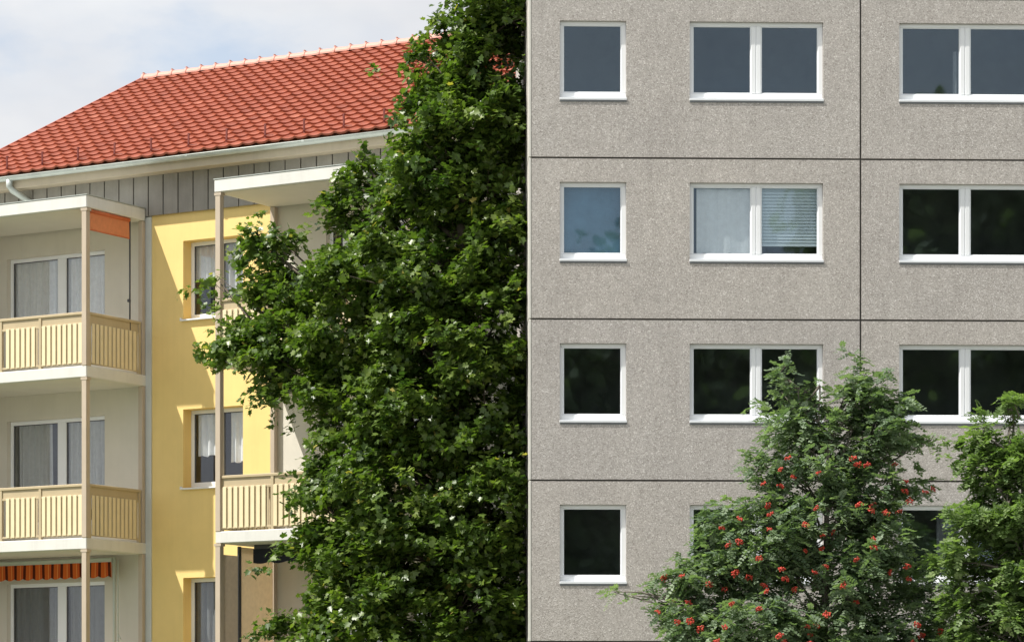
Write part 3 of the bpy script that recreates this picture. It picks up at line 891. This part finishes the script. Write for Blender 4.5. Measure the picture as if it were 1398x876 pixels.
# ---- feather-leaved trees in front of the grey building
def feather_tree(name, label, origin, top, lobes, dens, mat, seed, per=5, llen=.17, lsz=.055, berries=0, ntwig=6, r0=.11, thin=0., droop=.35, nshoot=90):
    rs = np.random.default_rng(seed)
    T = empty(name, origin); tag(T, label, 'tree')
    off = np.array(origin, float)
    C, O = clusters(lobes, dens, rs, .4, thin)
    C, O = shoots(C, O, rs, nshoot, .34, .07)
    n = len(C)*per
    cc = np.repeat(C, per, 0); oo = np.repeat(O, per, 0)
    d = unit(rs, n)*.8 + oo*.5 + np.array([0,0,.15-droop]); d /= np.linalg.norm(d,axis=1,keepdims=True)
    nr = np.array([0,0,1.]) + rs.normal(size=(n,3))*.4
    x, y, z = basis(nr, d)
    st = cc + rs.normal(size=(n,3))*.045
    L = rs.uniform(.75,1.2,n)*llen
    cs = np.repeat(np.clip(rs.normal(.45,.17,len(C)),0,1), per) + rs.normal(size=n)*.1
    P, NN, TT, SZ, SH = [], [], [], [], []
    pairs = 5
    for i in range(pairs):
        t = (i+.6)/pairs
        q = st + y*(L*t)[:,None] - np.array([0,0,1.])*(L*t*t*.35)[:,None]
        for sgn in (-1, 1):
            P.append(q); NN.append(z+rs.normal(size=(n,3))*.18); TT.append(x*sgn*.9+y*.45+rs.normal(size=(n,3))*.12-np.array([0,0,.15]))
            SZ.append(rs.uniform(.85,1.15,n)*lsz*(1-.25*abs(t-.5))); SH.append(np.clip(cs+rs.normal(size=n)*.05,0,1))
    q = st + y*L[:,None] - np.array([0,0,1.])*(L*.35)[:,None]
    P.append(q); NN.append(z); TT.append(y-np.array([0,0,.4])); SZ.append(np.full(n,lsz)); SH.append(np.clip(cs,0,1))
    P, NN, TT, SZ, SH = map(np.concatenate, (P, NN, TT, SZ, SH))
    leaves_object('crown', P-off, NN, TT, SZ, SH, leaf_template('feather'), mat, T)
    Ll = [tuple(np.array(a[:3])-off)+tuple(a[3:]) for a in lobes]
    tree_limbs((0,0,0), top, Ll, r0, rs, M['barkr'], T, C-off, ntwig, .15)
    if berries:
        # one mesh of an umbel of small berries, copied to the twig ends that face out
        variants = []
        for vv in range(4):
            mb = MB()
            for b in range(34):
                a = rs.random()*6.283; r = .048*math.sqrt(rs.random()); c = Vector((r*math.cos(a), r*math.sin(a), rs.normal()*.009 - r*r*9))
                s = .0095*rs.uniform(.85,1.15)
                i0 = len(mb.v)
                pts = [(0,0,1),(0,0,-1)]+[(math.cos(k*1.2566),math.sin(k*1.2566),.45) for k in range(5)]+[(math.cos(k*1.2566+.628),math.sin(k*1.2566+.628),-.45) for k in range(5)]
                mb.v += [tuple(c+Vector(p)*s) for p in pts]
                for k in range(5):
                    k2=(k+1)%5
                    for f in ((0,2+k,2+k2),(2+k,7+k,2+k2),(2+k2,7+k,7+k2),(1,7+k2,7+k)): mb.f.append(tuple(i0+q for q in f)); mb.sm.append(True)
            variants.append(mb.mesh('berry_cluster', M['berry']))
        front = np.where((O[:,1] < -.15) & (C[:,2] < berries[1]))[0]
        near = []
        for q in front:     # how much foliage hangs in front of this twig
            dx = C[:,0]-C[q,0]; dz = C[:,2]-C[q,2]
            near.append(((dx*dx+dz*dz < .05) & (C[:,1] < C[q,1]-.08)).sum())
        near = np.array(near) + rs.random(len(front))*2.5
        cand = front[np.argsort(near)[:berries[0]*6]]; sel = []
        for q in rs.permutation(cand):
            if len(sel) < berries[0] and all(abs(C[q,0]-C[j,0])+abs(C[q,2]-C[j,2]) > .11 for j in sel): sel.append(q)
        for q in sel:
            o = add('berry_cluster', variants[rs.integers(0,4)], T, tuple(C[q]-off+O[q]*.13+np.array([0,-.12,-.03])))
            o.rotation_euler = (rs.uniform(.1,1.0), rs.uniform(-.5,.5), rs.uniform(0,6)); k = rs.uniform(.8,1.25); o.scale = (k,k,k)
    return T
R1 = [px(*a) for a in [
 (1078,520,15,40,45,.2,.7),(1098,535,18,34,45,.25,.7),(1105,560,20,28,45.1,.25,.6),(1166,515,17,36,45,.22,.75),(1195,548,34,38,45,.35,.85),(1150,562,28,34,45.1,.35,.75),
 (1090,590,55,32,45,.6,.9),(1190,590,50,42,45,.6,1.),(1225,615,38,32,45.2,.4,.75),(1262,605,26,16,45.3,.25,.6),(1240,668,32,14,45.1,.3,.45),
 (1060,635,42,34,45,.5,.85),(1130,640,62,42,44.9,.7,1.),(1195,670,52,44,45,.6,.9),
 (1062,690,40,30,44.9,.5,.8),(1130,710,75,48,44.8,.8,1.),(1000,718,46,26,45,.45,.8),(1200,740,58,44,45,.7,.9),
 (1050,760,75,44,44.8,.8,1.),(970,785,62,34,44.9,.6,.9),(1150,790,85,50,44.8,.8,1.),(905,800,36,16,45,.35,.65),(862,812,36,12,45.1,.3,.6),
 (930,840,62,32,44.9,.6,.9),(1040,845,90,50,44.7,.9,1.),(1245,835,62,44,45,.6,1.0),(1262,805,32,16,45,.35,.6),(1150,870,90,50,44.8,.8,.9),
 (980,900,100,50,44.8,.9),(1100,935,140,60,44.8,1.1),(1230,910,90,50,45,.8,.8)]]
feather_tree('rowan_tree', 'rowan tree hung with red berry clusters in front of the grey building', ((1105-699)*45/4300,45,0), (.35,0,6.3), R1, 116, M['rleaf'], 5, berries=(98, 5.95), thin=.55)
R2 = [px(*a) for a in [
 (1382,560,13,26,44,.2,.7),(1344,598,17,28,44.1,.22,.6),(1375,610,30,28,44,.3,.9),(1322,628,26,14,44.2,.25,.6),
 (1350,650,42,30,44,.45,.85),(1400,640,45,45,44,.5,1.),(1350,705,48,34,44,.5,1.),(1405,710,55,50,43.9,.6,1.),
 (1335,765,46,32,44,.5,1.),(1400,785,65,50,43.9,.6,1.),(1325,808,36,24,44,.4,.8),(1362,845,52,36,43.9,.6,.9),(1420,860,70,50,43.9,.7,.9),
 (1460,700,50,90,44,.8,.8),(1470,830,60,80,44,.8,.8),(1318,872,34,26,44.1,.4,.7),(1400,930,90,50,44,.9,.9)]]
feather_tree('leafy_tree', 'light green small-leaved tree right of the red-berried tree, in front of the grey building', ((1410-699)*44/4300,44,0), (-.1,0,5.6), R2, 140, M['rleaf2'], 9, thin=.5, lsz=.06, droop=.3)

# ---- far wood across the green, mirrored in the lower panes
rs = np.random.default_rng(3)
WL = []
for i in range(26):
    x = -30+i*3.2+rs.normal()*.8; top = 26.4+rs.normal()*.3 if 18.5 < x < 46 else 18.0+2.2*math.sin(i*1.7)+rs.normal()*.8  # middle stretch raised to darken the right panes, where a roof would mirror
    WL.append((x, -24+rs.normal()*1.5, top-4, 3.0, 2.5, 4.2)); WL.append((x+1, -23+rs.normal()*1.5, top-10, 3.4, 3, 5)); WL.append((x, -23, 3.5, 3.4, 2.5, 4))
C, O = clusters(WL, 26, rs, .5, -2)
K = 7; n = len(C)*K
pos = np.repeat(C, K, 0)+rs.normal(size=(n,3))*.5; nrm = np.repeat(O,K,0)+unit(rs,n)*.8
w = leaves_object('far_wood', pos, nrm, unit(rs,n), rs.uniform(.5,.9,n), rs.random(n), leaf_template('feather'), M['wood'], None)
tag(w, kind='stuff')

# ================================================================== LIGHT
# sun direction in the facade frame: .92 to the left, 1 outwards, 1.95 up
th = R(31)
n_ = Vector((-math.sin(th), -math.cos(th), 0)); e_ = Vector((math.cos(th), -math.sin(th), 0))
sd = (n_ - e_*.86 + Vector((0,0,1.95))).normalized()
elev = math.asin(sd.z); azi = math.atan2(sd.x, sd.y)
sl = bpy.data.lights.new('sun', 'SUN'); sl.energy = 5.0; sl.angle = R(.5); sl.color = (1, .955, .88)
so = link(bpy.data.objects.new('sun', sl)); so.rotation_euler = sd.to_track_quat('Z', 'Y').to_euler(); so.location = (-20,20,40)

W = bpy.data.worlds.new('World'); S.world = W; W.use_nodes = True
nt = W.node_tree; nt.nodes.clear()
out = nt.nodes.new('ShaderNodeOutputWorld'); bg = nt.nodes.new('ShaderNodeBackground')
sky = nt.nodes.new('ShaderNodeTexSky'); sky.sky_type = 'NISHITA'; sky.sun_disc = False
sky.sun_elevation = elev; sky.sun_rotation = azi; sky.air_density = 1.; sky.dust_density = 1.2; sky.ozone_density = 1.
bg.inputs[1].default_value = .125
tc = nt.nodes.new('ShaderNodeTexCoord'); mp = nt.nodes.new('ShaderNodeMapping'); mp.inputs['Scale'].default_value = (1,1,2.1); mp.inputs['Location'].default_value = (.3,.1,.35)
nt.links.new(tc.outputs['Generated'], mp.inputs[0])
f1 = noise(nt, mp.outputs[0], 9., 6, .55)
f = ramp(nt, f1, [(.33,(.45,)*3),(.46,(.88,)*3),(.56,(1,)*3)]).outputs[0]
cb = ramp(nt, noise(nt, mp.outputs[0], 14., 4, .5), [(.3,(4.4,4.5,4.75)),(.7,(5.4,5.45,5.5))]).outputs[0]
nt.links.new(mix(nt, f, sky.outputs[0], cb), bg.inputs[0])
nt.links.new(bg.outputs[0], out.inputs[0])

# ================================================================== CAMERA
cam = bpy.data.cameras.new('camera'); co = link(bpy.data.objects.new('camera', cam)); S.camera = co
co.location = (0, 0, 1.6); co.rotation_euler = (R(90), 0, 0)
cam.sensor_width = 36; cam.lens = 36*4300/1398; cam.shift_y = (1030-438)/1398; cam.clip_end = 2000; cam.clip_start = .5
S.view_settings.view_transform = 'Standard'; S.view_settings.look = 'None'; S.view_settings.exposure = 0.45; S.view_settings.gamma = 1
S.view_settings.use_curve_mapping = False
S.render.engine = 'CYCLES'
S.cycles.transparent_max_bounces = 16; S.cycles.max_bounces = 6
